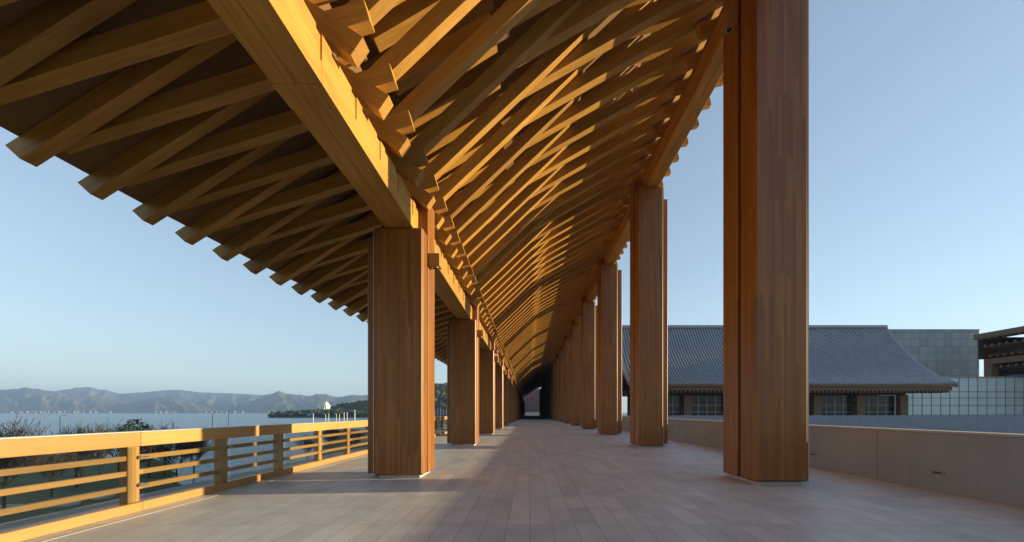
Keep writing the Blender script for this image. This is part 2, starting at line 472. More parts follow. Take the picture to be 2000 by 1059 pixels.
# columns: a front block, a wider back block with a dark groove between, on a recessed pale plinth
def column(cx0, cx1, wide_x0, wide_x1, yf, yg0, yg1, yb, top, top_back, top_strip, ys):
    e = empty('column', gloc((cx0 + cx1) / 2, (yf + yb) / 2, 0)); e.parent = G
    ox, oy = (cx0 + cx1) / 2, (yf + yb) / 2
    z0 = 0.07
    bm = NB(); box(bm, cx0 - ox, cx1 - ox, yf - oy, yg0 - oy, z0, top, 0.04); obj('front_block', bm, M['column'], e)
    bm = NB(); box(bm, cx0 - ox, cx1 - ox, yg1 - oy, yb - oy, z0, top_back, 0.015); obj('back_block', bm, M['column'], e)
    bm = NB()
    box(bm, wide_x0 - ox, wide_x1 - ox, ys - oy, yb - 0.12 - oy, z0 + 0.01, top_strip, 0.015)
    obj('side_board', bm, M['column'], e)
    bm = NB(); box(bm, cx0 + 0.05 - ox, cx1 - 0.05 - ox, yg0 - 0.03 - oy, yg1 + 0.03 - oy, z0 + 0.02, top - 0.02); obj('core', bm, M['dark'], e)
    bm = NB(); box(bm, cx0 + 0.10 - ox, cx1 - 0.10 - ox, yf + 0.10 - oy, yb - 0.08 - oy, 0.0, z0 + 0.01); obj('plinth', bm, M['plinth'], e)
    bm = NB()
    if wide_x0 < cx0: box(bm, cx0 - 0.014 - ox, cx0 - 0.002 - ox, yf + 0.02 - oy, yf + 0.05 - oy, z0, top)
    else: box(bm, cx1 + 0.002 - ox, cx1 + 0.014 - ox, yf + 0.02 - oy, yf + 0.05 - oy, z0, top)
    obj('edge_trim', bm, M['trim'], e)
    if wide_x0 < cx0:                          # outer board standing a little forward of the groove
        bm = NB(); box(bm, wide_x0 - ox, cx0 - 0.02 - ox, yf + 0.22 - oy, yg1 + 0.07 - oy, z0 + 0.012, top - 0.25, 0.012); obj('outer_board', bm, M['column'], e)
    return e
lc = column(-3.54, -2.42, -3.76, -2.43, 9.15, 9.56, 9.64, 10.28, 5.695, 6.60, 5.9, 9.72)

rc = column(4.61, 5.71, 4.62, 6.17, 8.28, 8.88, 8.99, 9.66, 11.165, 11.9, 11.05, 9.11)
for i in range(1, 22):
    c = copy_tree(lc, G); c.location.y += 9 * i
    c = copy_tree(rc, G); c.location.y += 9 * i

# added solid walls that cut the side light and darken the gallery's far end
for x0_, x1_, ya_ in ((-7.4, -7.0, 86.0), (6.3, 6.6, 84.5)):
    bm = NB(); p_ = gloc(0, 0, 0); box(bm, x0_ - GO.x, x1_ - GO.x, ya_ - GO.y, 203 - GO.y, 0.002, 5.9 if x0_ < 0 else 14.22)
    obj('shade_wall', bm, M['deckboard'], G)

# ------------------------------------------------------------------ downlights on the columns
def wall_lamp(x0, x1, y0, y1, z0, z1, label, camdome=False):
    e = empty('wall_lamp', ((x0 + x1) / 2, (y0 + y1) / 2, z0)); tag(e, label, 'lamp', 'box lamps on the gallery columns')
    hx, hy = (x1 - x0) / 2, (y1 - y0) / 2
    bm = NB(); box(bm, -hx, hx, -hy, hy, 0, z1 - z0, 0.008); obj('housing', bm, M['rafter'], e)
    bm = NB(); tube(bm, (0, 0, -0.012), (0, 0, 0.001), hx * 0.62, hx * 0.62, 16); obj('lens_ring', bm, M['metal'], e)
    bm = NB(); tube(bm, (0, 0, -0.018), (0, 0, -0.010), hx * 0.42, hx * 0.42, 16); obj('lens', bm, M['dark'], e)
    return e
ords = ['nearest', 'second', 'third', 'fourth', 'fifth', 'sixth', 'seventh']
for i in range(6):
    wall_lamp(-2.415, -2.15, 9.62 + 9 * i, 9.89 + 9 * i, 4.99, 5.29, 'square wooden box lamp near the top of the %s column in the left row' % ords[i])
for i in range(5):
    wall_lamp(4.33, 4.60, 8.93 + 9 * i, 9.20 + 9 * i, 10.08, 10.40, 'square wooden box lamp near the top of the %s column in the right row' % ords[i])
# small white security camera on the third left column
e = empty('security_camera', (-2.30, 27.7, 5.31)); tag(e, 'small white dome camera on top of the box lamp of the third left column', 'camera')
bm = NB(); box(bm, -0.09, 0.09, -0.09, 0.09, 0, 0.06, 0.01); tube(bm, (0, 0, 0.06), (0, 0, 0.25), 0.03, 0.03, 8); obj('bracket', bm, M['white'], e)
bm = NB(); bmesh.ops.create_icosphere(bm, subdivisions=2, radius=0.15, matrix=Matrix.Translation((0, -0.02, 0.34))); obj('dome', bm, M['white'], e, smooth=True)

# ------------------------------------------------------------------ railing on the left
RX = -5.95
rail = empty('railing', (RX, 9, 0)); tag(rail, 'light wooden railing with glass panels along the lake side of the terrace', 'railing')
def rl(y): return y - 9
def ymesh(name, x0, x1, z0, z1, y0, y1, mat, bev=0.006, parent=rail):
    bm = NB(); box(bm, 0, y1 - y0, x0 - RX, x1 - RX, z0, z1, bev)      # grain along local X
    bmesh.ops.transform(bm, matrix=Matrix.Scale(-1, 4, (0, 1, 0)), verts=bm.verts[:])
    bmesh.ops.reverse_faces(bm, faces=bm.faces[:])
    o = obj(name, bm, mat, parent); o.rotation_euler = (0, 0, R(90)); o.location = (0, rl(y0), 0)
    return o
posts = [5.99 + 1.8 * i for i in range(-5, 50)]
for i in range(0, len(posts) - 5, 5):
    a, b_ = posts[i] + 0.18, posts[i + 5] + 0.176
    ymesh('top_rail', RX - 0.15, RX + 0.02, 0.985, 1.195, a, b_, M['rail'])
    ymesh('cap_strip', RX - 0.16, RX + 0.028, 1.197, 1.212, a, b_, M['trim'], 0.002)
    ymesh('kerb_rail', RX - 0.16, RX + 0.05, 0.002, 0.14, a, b_, M['rail'])
bm = NB(); box(bm, -0.14, 0.0, 0, 0.18, 0.142, 0.983, 0.008); post0 = obj('post', bm, M['rail'], rail, (0, rl(posts[0]), 0))
bm = NB()
for zc in (0.40, 0.82):
    tube(bm, (0.0, 0.155, zc), (0.075, 0.155, zc), 0.013, 0.013, 8)
    tube(bm, (0.062, 0.155, zc), (0.078, 0.155, zc), 0.028, 0.028, 10)
    tube(bm, (0.03, 0.155, zc), (0.04, 0.155, zc), 0.028, 0.028, 10)
    tube(bm, (0.07, 0.155, zc), (0.07, 0.24, zc), 0.010, 0.010, 6)
clamp0 = obj('glass_clamp', bm, M['metal'], post0)
bm = NB(); box(bm, 0, 1.66, -0.035, 0.035, 0, 0.075, 0.005); slat0 = bm
slat_me = bpy.data.meshes.new('slat'); bm.to_mesh(slat_me); bm.free(); slat_me.materials.append(M['rail'])
bm = NB(); box(bm, 0.0, 0.012, 0, 1.68, 0.16, 0.975); glass_me = bpy.data.meshes.new('glass_panel'); bm.to_mesh(glass_me); bm.free(); glass_me.materials.append(M['glass'])
ns = 0
slat_rest = NB()
for i, y in enumerate(posts[:-1]):
    if i:
        p = copy_tree(post0, rail); p.location = (0, rl(y), 0)
    for zz in (0.775, 0.55, 0.325):
        if y < 50:
            o = bpy.data.objects.new('slat', slat_me); COL.objects.link(o); o.parent = rail
            o.location = (-0.06, rl(y + 0.16), zz); o.rotation_euler = (0, 0, R(90)); ns += 1
        else:
            box(slat_rest, -0.095, -0.025, rl(y + 0.16), rl(y + 1.82), zz, zz + 0.075)
    g = bpy.data.objects.new('glass_panel', glass_me); COL.objects.link(g); g.parent = rail; g.location = (0.05, rl(y + 0.18), 0)
o = obj('slat_row', slat_rest, M['rail'], rail); o['kind'] = 'stuff'
# stone ledge outside and the pale line inset in the floor
bm = NB(); box(bm, -6.9, -6.13, -14, 100, -0.6, 0.05, 0.01); tag(obj('terrace_edge', bm, M['ledge']), kind='structure')
bm = NB(); box(bm, -5.66, -5.64, -14, 100, -0.01, 0.004); tag(obj('floor_inlay_strip', bm, M['trim']), kind='structure')

# ------------------------------------------------------------------ parapet on the right
PX = 7.72
par = empty('parapet_wall', (PX, 9, 0)); tag(par, 'low brown grey concrete parapet wall along the right side of the terrace', 'wall')
pl = 2.75
bm = NB(); box(bm, 0, 0.28, 0.006, pl - 0.006, 0.0, 1.10, 0.006)
pme = bpy.data.meshes.new('wall_panel'); bm.to_mesh(pme); bm.free()
def parapet_mat():
    m, t, b = new_mat('parapet_concrete')
    tc = N(t, 'ShaderNodeTexCoord')
    mp = N(t, 'ShaderNodeMapping'); mp.inputs['Scale'].default_value = (5, 5, 0.5); t.links.new(tc.outputs['Object'], mp.inputs['Vector'])
    oi = N(t, 'ShaderNodeObjectInfo')
    n = N(t, 'ShaderNodeTexNoise', i_Scale=1.5, i_Detail=4.0); t.links.new(mp.outputs[0], n.inputs['Vector'])
    n2 = N(t, 'ShaderNodeTexNoise', i_Scale=1.1, i_Detail=5.0); t.links.new(tc.outputs['Object'], n2.inputs['Vector'])
    f = math_n(t, 'ADD', math_n(t, 'MULTIPLY', n.outputs[0], 0.45), math_n(t, 'MULTIPLY', n2.outputs[0], 0.35))
    f = math_n(t, 'ADD', f, math_n(t, 'MULTIPLY', oi.outputs['Random'], 0.2))
    t.links.new(ramp(t, f, [(0.28, (0.235, 0.26, 0.28)), (0.72, (0.30, 0.325, 0.345))]), b.inputs['Base Color'])
    b.inputs['Roughness'].default_value = 0.8
    return m
M['parapet'] = parapet_mat()
pme.materials.append(M['parapet'])
bmc = NB(); box(bmc, -0.012, 0.30, 0.002, pl * 4 - 0.002, 1.103, 1.15, 0.006)
cme = bpy.data.meshes.new('coping'); bmc.to_mesh(cme); bmc.free(); cme.materials.append(M['ledge'])
bml = NB(); box(bml, -0.014, -0.001, -0.13, 0.13, -0.045, 0.045, 0.003)
lme = bpy.data.meshes.new('step_light'); bml.to_mesh(lme); bml.free(); lme.materials.append(M['conc'])
bms = NB(); box(bms, -0.018, -0.0135, -0.085, 0.085, -0.012, 0.012)
sme = bpy.data.meshes.new('slot'); bms.to_mesh(sme); bms.free(); sme.materials.append(M['dark'])
y = -13.0; i = 0
while y < 96:
    o = bpy.data.objects.new('wall_panel', pme); COL.objects.link(o); o.parent = par; o.location = (0, y - 9, 0)
    if i % 4 == 0:
        o = bpy.data.objects.new('coping', cme); COL.objects.link(o); o.parent = par; o.location = (0, y - 9, 0)
    y += pl; i += 1
for yy in (7.65, 11.0, 14.4, 17.8, 21.2):
    o = bpy.data.objects.new('step_light', lme); COL.objects.link(o); o.parent = par; o.location = (0, yy - 9, 0.36)
    q = bpy.data.objects.new('light_slot', sme); COL.objects.link(q); q.parent = o

# ------------------------------------------------------------------ ground, lake, courtyard
bm = NB()
xs = [-1500, -800, -500, -350] + [-260 + 4 * i for i in range(64)] + [0, 30]
ysl = [-200, -100, -50, -20] + [4 * i for i in range(60)] + [260, 320, 420, 560, 800]
def smooth(a, b_, x):
    t_ = max(0, min(1, (x - a) / (b_ - a))); return t_ * t_ * (3 - 2 * t_)
def land_h(x, y):
    n = noise.noise(Vector((x * 0.03, y * 0.03, 0))) * 7 + noise.noise(Vector((x * 0.11, y * 0.11, 3))) * 2
    # near lawn on the left, an inlet, then another grass spit beside the gallery
    ang = -x / max(y, 1.0)
    near = 1 - smooth(60, 72, y + n + (x + 70) * 0.12)
    inlet = smooth(0.50, 0.58, ang + n * 0.006) * (1 - smooth(0.82, 0.90, ang + n * 0.006)) * smooth(26, 38, y + n)
    near2 = near * (1 - inlet)
    spit = (1 - smooth(0.50, 0.56, ang + n * 0.005)) * (1 - smooth(150, 170, y + n * 2))
    lv = max(near2, spit)
    if x > -14: lv = max(lv, smooth(-14, -9, x))
    return -8.5 + lv * 3.6 + noise.noise(Vector((x * 0.08, y * 0.08, 7))) * 0.25
gv = [[bm.verts.new((x, y, land_h(x, y))) for x in xs] for y in ysl]
for a, b_ in zip(gv, gv[1:]):
    for i in range(len(xs) - 1): bm.faces.new((a[i], a[i + 1], b_[i + 1], b_[i]))
tag(obj('ground', bm, M['lawn'], smooth=True), kind='structure')
bm = NB()
def quad(bm, x0, x1, y0, y1, z):
    bm.faces.new([bm.verts.new(c) for c in ((x0, y0, z), (x1, y0, z), (x1, y1, z), (x0, y1, z))])
quad(bm, -9000, 9000, -3000, 9000, -9.0)
tag(obj('land', bm, M['hill']), kind='structure')
bm = NB(); quad(bm, -7000, -6.7, -2000, 3400, -6.0); quad(bm, -6.7, 400, 301, 3400, -6.0)
tag(obj('lake_water', bm, M['water']), kind='structure')
bm = NB(); box(bm, 8.15, 400, -80, 300, -8.0, -1.2); tag(obj('courtyard', bm, M['conc']), kind='structure')

# ------------------------------------------------------------------ far mountains (own distance, height and depth)
def ridge(name, prof, dist, depth, seed, front_z=-8.5):
    """prof: (pixel x, pixel y) skyline samples, turned into real heights at the given distance"""
    bm = NB()
    pts = [((px - 1035) / F * dist, 1.5 + (805.5 - py) / F * dist) for px, py in prof]
    nx, nd = 420, 40
    xa, xb = pts[0][0], pts[-1][0]
    def hh(x):
        for (a, za), (b_, zb) in zip(pts, pts[1:]):
            if a <= x <= b_:
                t_ = (x - a) / (b_ - a); t2 = t_ * t_ * (3 - 2 * t_) * 0.5 + t_ * 0.5
                return za + (zb - za) * t2
        return pts[-1][1]
    g = []
    for j in range(nd):
        v = j / (nd - 1)                       # 0 front foot .. 0.6 crest .. 1 back foot
        row = []
        for i in range(nx):
            x = xa + (xb - xa) * i / (nx - 1)
            top = hh(x)
            s = v / 0.62 if v < 0.62 else (1 - v) / 0.38
            s = max(0, s)
            p = Vector((x * 0.0042 + seed, v * 2.2, seed * 1.7))
            rid = 1 - abs(noise.noise(p)) * 2.0
            rid2 = 1 - abs(noise.noise(p * 2.7)) * 2.0
            prof_s = s ** 1.15
            spur = (rid * 0.26 + rid2 * 0.10) * math.sin(math.pi * min(1, s)) 
            z = front_z + (top - front_z) * min(1.02, max(0, prof_s * (1 - 0.18 * math.sin(math.pi * s)) + spur * 0.75 - 0.05 * (1 - s)))
            z += (noise.noise(Vector((x * 0.012, v * 5, seed))) * 0.03 + noise.noise(Vector((x * 0.035, v * 12, seed))) * 0.016) * (top + 10) * min(1, 3 * s)
            y = dist - depth * 0.62 + depth * v
            xx = x * (y / dist)
            row.append(bm.verts.new((xx, y, z)))
        g.append(row)
    for a, b_ in zip(g, g[1:]):
        for i in range(nx - 1): bm.faces.new((a[i], a[i + 1], b_[i + 1], b_[i]))
    return tag(obj(name, bm, M['hill'], smooth=True), kind='structure')
ridge('mountain_range', [(-500, 775), (-300, 760), (-150, 768), (60, 775), (120, 762), (150, 757), (175, 756), (205, 762), (235, 769), (270, 767), (310, 763), (345, 761), (390, 766), (440, 768), (500, 771), (560, 773), (640, 776), (740, 772), (900, 780)], 5200, 1500, 3.1)
ridge('mountain_range', [(-500, 765), (-260, 752), (-120, 768), (-40, 766), (0, 761), (20, 760), (50, 757), (80, 761), (120, 767), (170, 774), (230, 783), (300, 791), (350, 801), (380, 806)], 4100, 1200, 9.4)
ridge('mountain_range', [(200, 806), (235, 794), (265, 784), (300, 777), (330, 776), (370, 783), (420, 793), (460, 799), (500, 806)], 3900, 1000, 5.2)
ridge('mountain_range', [(420, 806), (455, 796), (490, 783), (520, 771), (545, 764), (562, 769), (585, 771), (605, 773), (622, 770), (638, 770), (660, 776), (690, 771), (712, 772), (740, 770), (800, 776), (900, 785), (980, 800)], 4000, 1100, 12.9)

# far-shore houses
def house(w_, d_, h_, fl):
    e = empty('shore_house', (0, 0, 0))
    bm = NB(); box(bm, -w_ / 2, w_ / 2, -d_ / 2, d_ / 2, -3, h_); obj('wall', bm, M['white'], e)
    if fl: bm = NB(); box(bm, -w_ / 2 - 0.5, w_ / 2 + 0.5, -d_ / 2 - 0.5, d_ / 2 + 0.5, h_, h_ + 0.8)
    else:
        bm = NB(); b2 = [(-w_ / 2 - 1, h_), (w_ / 2 + 1, h_), (w_ / 2 - 3, h_ + 4), (-w_ / 2 + 3, h_ + 4)]
        prism(bm, b2, -d_ / 2 - 1, d_ / 2 + 1)
    obj('roof', bm, M['roofgrey'], e)
    return e
hs = [house(26, 14, 8, False), house(34, 14, 13, True), house(18, 12, 9, False)]
hx = [22, 31, 40, 52, 58, 67, 78, 86, 93, 104, 113, 124, 133, 142, 151, 160, 172, 186, 214, 300, 312, 322, 338, 400, 411, 420, 432, 440, 455, 473, 524, 534, 546, 556, 566, 575]
for n_, px in enumerate(hx):
    o = hs[n_ % 3] if n_ < 3 else copy_tree(hs[n_ % 3])
    Y = 3080 + (n_ * 37) % 90
    o.location = ((px - 1035) / F * Y, Y, -5.5 + (n_ * 13) % 5)
    o.rotation_euler = (0, 0, ((n_ * 29) % 40 - 20) / 60)
    side = 'left part' if px < 200 else ('middle' if px < 460 else 'right part')
    tag(o, 'tiny white house on the far shore below the mountains, %s of the lakefront' % side, 'house', 'white houses on the far shore, ' + side)

# ------------------------------------------------------------------ headland with dome pavilion, wooded hill
def forest(name, label, pts, mat, size, seed, cat='forest'):
    rnd = random.Random(seed); bm = NB()
    base = NB(); bmesh.ops.create_icosphere(base, subdivisions=1, radius=1.0)
    bv = [v.co.copy() for v in base.verts]; bf = [[v.index for v in f.verts] for f in base.faces]; base.free()
    for (x, y, z) in pts:
        s = size * rnd.uniform(0.6, 1.25); 
        for lobe in range(3):
            ox, oy, oz = rnd.uniform(-.6, .6) * s, rnd.uniform(-.6, .6) * s, rnd.uniform(-.2, .7) * s
            ss = s * rnd.uniform(0.45, 0.8)
            vv = [bm.verts.new((x + ox + c.x * ss * rnd.uniform(.7, 1.3), y + oy + c.y * ss * rnd.uniform(.7, 1.3), z + oz + c.z * ss * rnd.uniform(.7, 1.3))) for c in bv]
            for f in bf: bm.faces.new([vv[i] for i in f])
    o = obj(name, bm, mat); tag(o, label, cat, kind='stuff'); return o

def mound(name, prof, dist, depth, seed):
    pts = [((px - 1035) / F * dist, 1.5 + (805.5 - py) / F * dist) for px, py in prof]
    def hgt(x, y):
        if x <= pts[0][0] or x >= pts[-1][0]: return -7
        for (a, za), (b_, zb) in zip(pts, pts[1:]):
            if a <= x <= b_: z = za + (zb - za) * (x - a) / (b_ - a)
        v = (y - dist) / depth
        return -7 + (z + 7) * max(0, 1 - abs(v) ** 2.0)
    bm = NB(); nx, ny = 60, 16
    g = [[bm.verts.new((pts[0][0] + (pts[-1][0] - pts[0][0]) * i / (nx - 1), dist - depth + 2 * depth * j / (ny - 1),
          hgt(pts[0][0] + (pts[-1][0] - pts[0][0]) * i / (nx - 1), dist - depth + 2 * depth * j / (ny - 1)))) for i in range(nx)] for j in range(ny)]
    for a, b_ in zip(g, g[1:]):
        for i in range(nx - 1): bm.faces.new((a[i], a[i + 1], b_[i + 1], b_[i]))
    tag(obj(name, bm, M['hill'], smooth=True), kind='structure')
    return pts, hgt
rnd = random.Random(4)
pts, hg = mound('headland', [(556, 813), (575, 809), (610, 808), (640, 807), (665, 808), (700, 809), (760, 809)], 620, 60, 2)
fp = []
for i in range(700):
    x = rnd.uniform(pts[0][0] + 6, pts[-1][0]); y = 620 + rnd.uniform(-50, 40); fp.append((x, y, hg(x, y) + 1.5))
forest('headland_wood', 'dark trees covering the low headland below the white dome', fp, M['forest_dark'], 3.6, 5, 'wood')
pts, hg = mound('wooded_hill', [(652, 808), (672, 799), (690, 794), (705, 791), (725, 792), (760, 780), (800, 762), (850, 757), (880, 756), (940, 762), (1010, 780), (1040, 800)], 720, 90, 3)
fp = []
for i in range(1900):
    x = rnd.uniform(pts[0][0], pts[-1][0]); y = 720 + rnd.uniform(-88, 30); fp.append((x, y, hg(x, y) + 1.5))
forest('hill_wood', 'autumn coloured wood on the hill behind the left columns', fp, M['forest'], 4.6, 8, 'wood')

M['bright'] = plain('white_stone', (0.8, 0.79, 0.77), 0.6, 0, 0.04)
dm = empty('domed_pavilion', ((637 - 1035) / F * 640, 640, 4)); tag(dm, 'white round pavilion with a dome above the trees of the headland', 'pavilion')
bm = NB(); tube(bm, (0, 0, -6), (0, 0, 8.0), 5.6, 5.4, 12); obj('drum', bm, M['bright'], dm)
bm = NB(); 
for i in range(12):
    a = 2 * math.pi * i / 12; tube(bm, (5.7 * math.cos(a), 5.7 * math.sin(a), -3), (5.7 * math.cos(a), 5.7 * math.sin(a), 7.9), 0.45, 0.45, 6)
obj('colonnade', bm, M['bright'], dm)
bm = NB(); tube(bm, (0, 0, 8.0), (0, 0, 8.9), 6.1, 6.1, 14); tube(bm, (0, 0, 8.9), (0, 0, 10.0), 4.6, 4.4, 14); obj('cornice', bm, M['bright'], dm)
bm = NB(); bmesh.ops.create_uvsphere(bm, u_segments=16, v_segments=8, radius=4.2, matrix=Matrix.Translation((0, 0, 9.8))); obj('dome', bm, M['bright'], dm, smooth=True)
bm = NB(); tube(bm, (0, 0, 13.8), (0, 0, 16.2), 0.5, 0.15, 6); obj('finial', bm, M['bright'], dm)

# ------------------------------------------------------------------ trees and shrubs on the lake side
def grow(bm, p, d, L, r, lvl, rnd, up=0.12):
    segs = 3
    for s in range(segs):
        d = (d + Vector((rnd.uniform(-.22, .22), rnd.uniform(-.22, .22), rnd.uniform(-.05, up)))).normalized()
        r = max(r, 0.014); q = p + d * (L / segs); r2 = max(0.012, r * 0.84)
        tube(bm, p, q, r, r2, 5 if lvl > 1 else 3, False)
        p = q; r = r2
        if lvl > 0 and (s > 0 or lvl < 4):
            for k in range(3 if lvl > 2 else (2 if lvl > 1 else 1)):
                ax = Vector((rnd.uniform(-1, 1), rnd.uniform(-1, 1), rnd.uniform(-.1, .8))).normalized()
                nd = (d * 0.55 + ax * 0.75).normalized()
                grow(bm, p, nd, L * rnd.uniform(0.55, 0.78), r * 0.62, lvl - 1, rnd, up)

def bare_tree(seed, height, lvl=4):
    rnd = random.Random(seed)
    e = empty('bare_tree', (0, 0, 0))
    bm = NB(); tr = height * 0.26
    tube(bm, (0, 0, -0.3), (0.05, 0, tr), height * 0.015, height * 0.011, 8); obj('trunk', bm, M['bark'], e)
    bm = NB()
    for k in range(5):
        a = 2 * math.pi * k / 5 + rnd.uniform(-.4, .4)
        grow(bm, Vector((0.05, 0, tr - 0.05)), Vector((math.cos(a) * 0.75, math.sin(a) * 0.75, 1.0)).normalized(), height * 0.30, height * 0.0075, lvl - 1, rnd, 0.3)
    zm = max(v.co.z for v in bm.verts)
    for v in bm.verts: v.co.z = tr - 0.05 + (v.co.z - tr + 0.05) * (height - tr) / (zm - tr)
    obj('crown', bm, M['bark'], e)
    return e
def place_px(o, px, Y, z, s=1.0, rz=0.0):
    o.location = ((px - 1035) / F * Y, Y, z); o.scale = (s, s, s); o.rotation_euler = (0, 0, rz)
tp = [bare_tree(11, 6.0), bare_tree(23, 6.0), bare_tree(37, 6.0)]
spots = [(8, 26, 1.08, 0, 'tall bare tree at the left edge of the photo beyond the railing'),
         (-30, 30, 1.15, 1, None),
         (150, 34, 0.94, 2, 'bare tree left of the dark green shrub, behind the nearest railing bays'),
         (195, 38, 0.99, 0, 'bare tree just left of the dark green shrub on the lakeshore'),
         (232, 41, 0.98, 1, 'bare tree directly behind the dark green shrub'),
         (292, 40, 0.97, 2, 'bare tree just right of the dark green shrub'),
         (345, 44, 1.0, 1, 'bare tree on the shore left of the inlet'),
         (378, 46, 1.03, 0, 'bare tree at the tip of the shore beside the inlet'),
         (100, 30, 0.72, 1, 'short bare tree on the lawn seen through the nearest glass panel'),
         (430, 70, 0.6, 2, None),
         (600, 60, 0.78, 2, 'bare tree on the grass spit seen through the fourth railing bay'),
         (645, 66, 0.85, 0, 'bare tree on the grass spit seen through the fifth railing bay'),
         (690, 62, 0.8, 1, 'bare tree on the grass spit just left of the nearest left column')]
used = set()
for px, Y, s, kd, lab in spots:
    if lab is None: continue
    o = tp[kd] if kd not in used else copy_tree(tp[kd]); used.add(kd)
    z = land_h((px - 1035) / F * Y, Y)
    place_px(o, px, Y, max(z, -6.1), s, px * 0.7)
    tag(o, lab, 'tree', 'bare trees between the terrace and the lake')

def leafy(seed, r, h_, mat):
    rnd = random.Random(seed); bm = NB()
    for i in range(3600):
        while True:
            v = Vector((rnd.uniform(-1, 1), rnd.uniform(-1, 1), rnd.uniform(-1, 1)))
            if 0.35 < v.length < 1: break
        if noise.noise(v * 2.4 + Vector((seed, 0, 0))) < -0.12 + (v.length - 0.8) * 0.6: continue
        c = Vector((v.x * r, v.y * r, h_ * 0.58 + v.z * h_ * 0.42)); s = r * 0.055
        q = Vector((rnd.uniform(-1, 1), rnd.uniform(-1, 1), rnd.uniform(-1, 1))).normalized().to_track_quat('Z', 'Y')
        bm.faces.new([bm.verts.new(c + q @ Vector(k)) for k in ((-s, -s * .6, 0), (s, -s * .6, 0), (s * .8, s * .6, 0), (-s * .8, s * .6, 0))])
    return bm
e = empty('evergreen_shrub', (0, 0, 0)); obj('crown', leafy(3, 1.5, 6.2, M['leaf']), M['leaf'], e)
bm = NB(); tube(bm, (0, 0, -.3), (0.1, 0, 3.4), 0.13, 0.05, 7); grow(bm, Vector((0.05, 0, 1.6)), Vector((.3, .2, 1)).normalized(), 2, 0.05, 2, random.Random(1)); obj('trunk', bm, M['bark'], e)
place_px(e, 264, 40, -5.0, 0.96); tag(e, 'rounded dark green evergreen shrub among the bare trees beyond the railing', 'shrub')
for n_, (px, Y, s, lab) in enumerate([(158, 36, 0.84, 'small green leafed shrub left of the bare thicket beyond the railing'), (322, 43, 0.82, 'small green leafed shrub between the two groups of bare trees')]):
    c = empty('green_shrub', (0, 0, 0)); obj('crown', leafy(9 + n_, 0.7, 6.2, M['leaf']), M['leaf'], c)
    bm = NB(); tube(bm, (0, 0, -.3), (0, 0, 3.4), 0.09, 0.03, 6); obj('trunk', bm, M['bark'], c)
    place_px(c, px, Y, -5.0, s); tag(c, lab, 'shrub')
# pale boulders on the lawn
for n_, (px, Y, lab) in enumerate([(20, 26.5, 'flat pale rock on the lawn at the left edge'), (118, 27.5, 'flat pale rock on the lawn left of the first railing post'), (200, 30, 'flat pale rock behind the first railing post'), (345, 34, 'flat pale rock beside the lawn edge near the second post')]):
    bm = NB(); bmesh.ops.create_icosphere(bm, subdivisions=3, radius=1.0)
    for v in bm.verts:
        v.co *= 1 + 0.22 * noise.noise(v.co * 1.8 + Vector((n_ * 5, 0, 0))); v.co.x *= 0.95; v.co.y *= 0.6; v.co.z *= 0.28
    X = (px - 1035) / F * Y
    tag(obj('lawn_rock', bm, M['ledge'], loc=(X, Y, land_h(X, Y) + 0.08), rot=(0, 0, n_), smooth=True), lab, 'rock', 'pale rocks on the lawn')

# lamp posts on the shore path
M['pole'] = plain('grey_pole', (0.32, 0.32, 0.33), 0.5, 0.4, 0.05)
M['whitepole'] = plain('white_pole', (0.72, 0.72, 0.72), 0.5, 0.0, 0.03)
lp = empty('street_lamp', (0, 0, 0))
bm = NB(); tube(bm, (0, 0, 0), (0, 0, 7.6), 0.09, 0.05, 8); tube(bm, (0, 0, 7.55), (0.9, 0, 7.75), 0.04, 0.03, 6); obj('pole', bm, M['pole'], lp)
bm = NB(); box(bm, 0.75, 1.35, -0.13, 0.13, 7.70, 7.80, 0.02); obj('lamp_head', bm, M['pole'], lp)
place_px(lp, 117, 78, -6.2, 0.92); tag(lp, 'thin street lamp standing in front of the lake left of the bare thicket', 'street lamp')
c = copy_tree(lp); place_px(c, 415, 86, -6.2, 1.0); tag(c, 'thin street lamp at the inlet, right of the bare trees', 'street lamp')
c = copy_tree(lp); place_px(c, 446, 118, -6.2, 1.2); tag(c, 'small distant street lamp at the inlet, furthest right on this shore', 'street lamp')
# white posts along the road below the headland
wp = empty('road_gantry', (0, 0, 0))
bm = NB(); tube(bm, (0, 0, 0), (0, 0, 6.4), 0.22, 0.2, 8); tube(bm, (0, 0, 6.2), (-4.4, 0, 6.2), 0.16, 0.14, 6); obj('post', bm, M['whitepole'], wp)
bm = NB(); box(bm, -4.6, -1.6, -0.08, 0.08, 4.9, 6.9, 0.02); M['blue'] = plain('blue_sign', (0.1, 0.2, 0.55), 0.5); obj('sign_board', bm, M['blue'], wp)
place_px(wp, 612, 300, -6.0, 1.0); tag(wp, 'white post carrying a blue sign board at the foot of the headland', 'road sign')
wq = empty('white_post', (0, 0, 0)); bm = NB(); tube(bm, (0, 0, 0), (0, 0, 7.0), 0.24, 0.18, 8); tube(bm, (0, 0, 6.9), (0, 0, 7.3), 0.3, 0.3, 8); obj('pole', bm, M['whitepole'], wq)
for n_, (px, s) in enumerate([(636, .8), (642, .9), (657, .85), (663, .85), (672, 1), (678, 1), (693, 1.3)]):
    o = wq if n_ == 0 else copy_tree(wq)
    place_px(o, px, 310 + n_ * 3, -6.0, s); tag(o, 'slim white post in the row along the foot of the headland', 'post', 'white posts below the headland')
# white picket screen between the first two left columns
pk = empty('white_picket_fence', ((862 - 1035) / F * 60, 60, -6)); tag(pk, 'tall white picket fence seen between the first two left columns', 'fence')
for i in range(16):
    bm = NB(); tube(bm, (-2.2 + i * 0.42, 0, 0), (-2.2 + i * 0.42, 0, 7.9 + 0.5 * ((i * 7) % 3) / 3), 0.05, 0.05, 5); obj('picket', bm, M['whitepole'], pk)
bm = NB(); box(bm, -2.4, 4.3, -0.04, 0.04, 6.4, 6.5); obj('cross_rail', bm, M['whitepole'], pk)

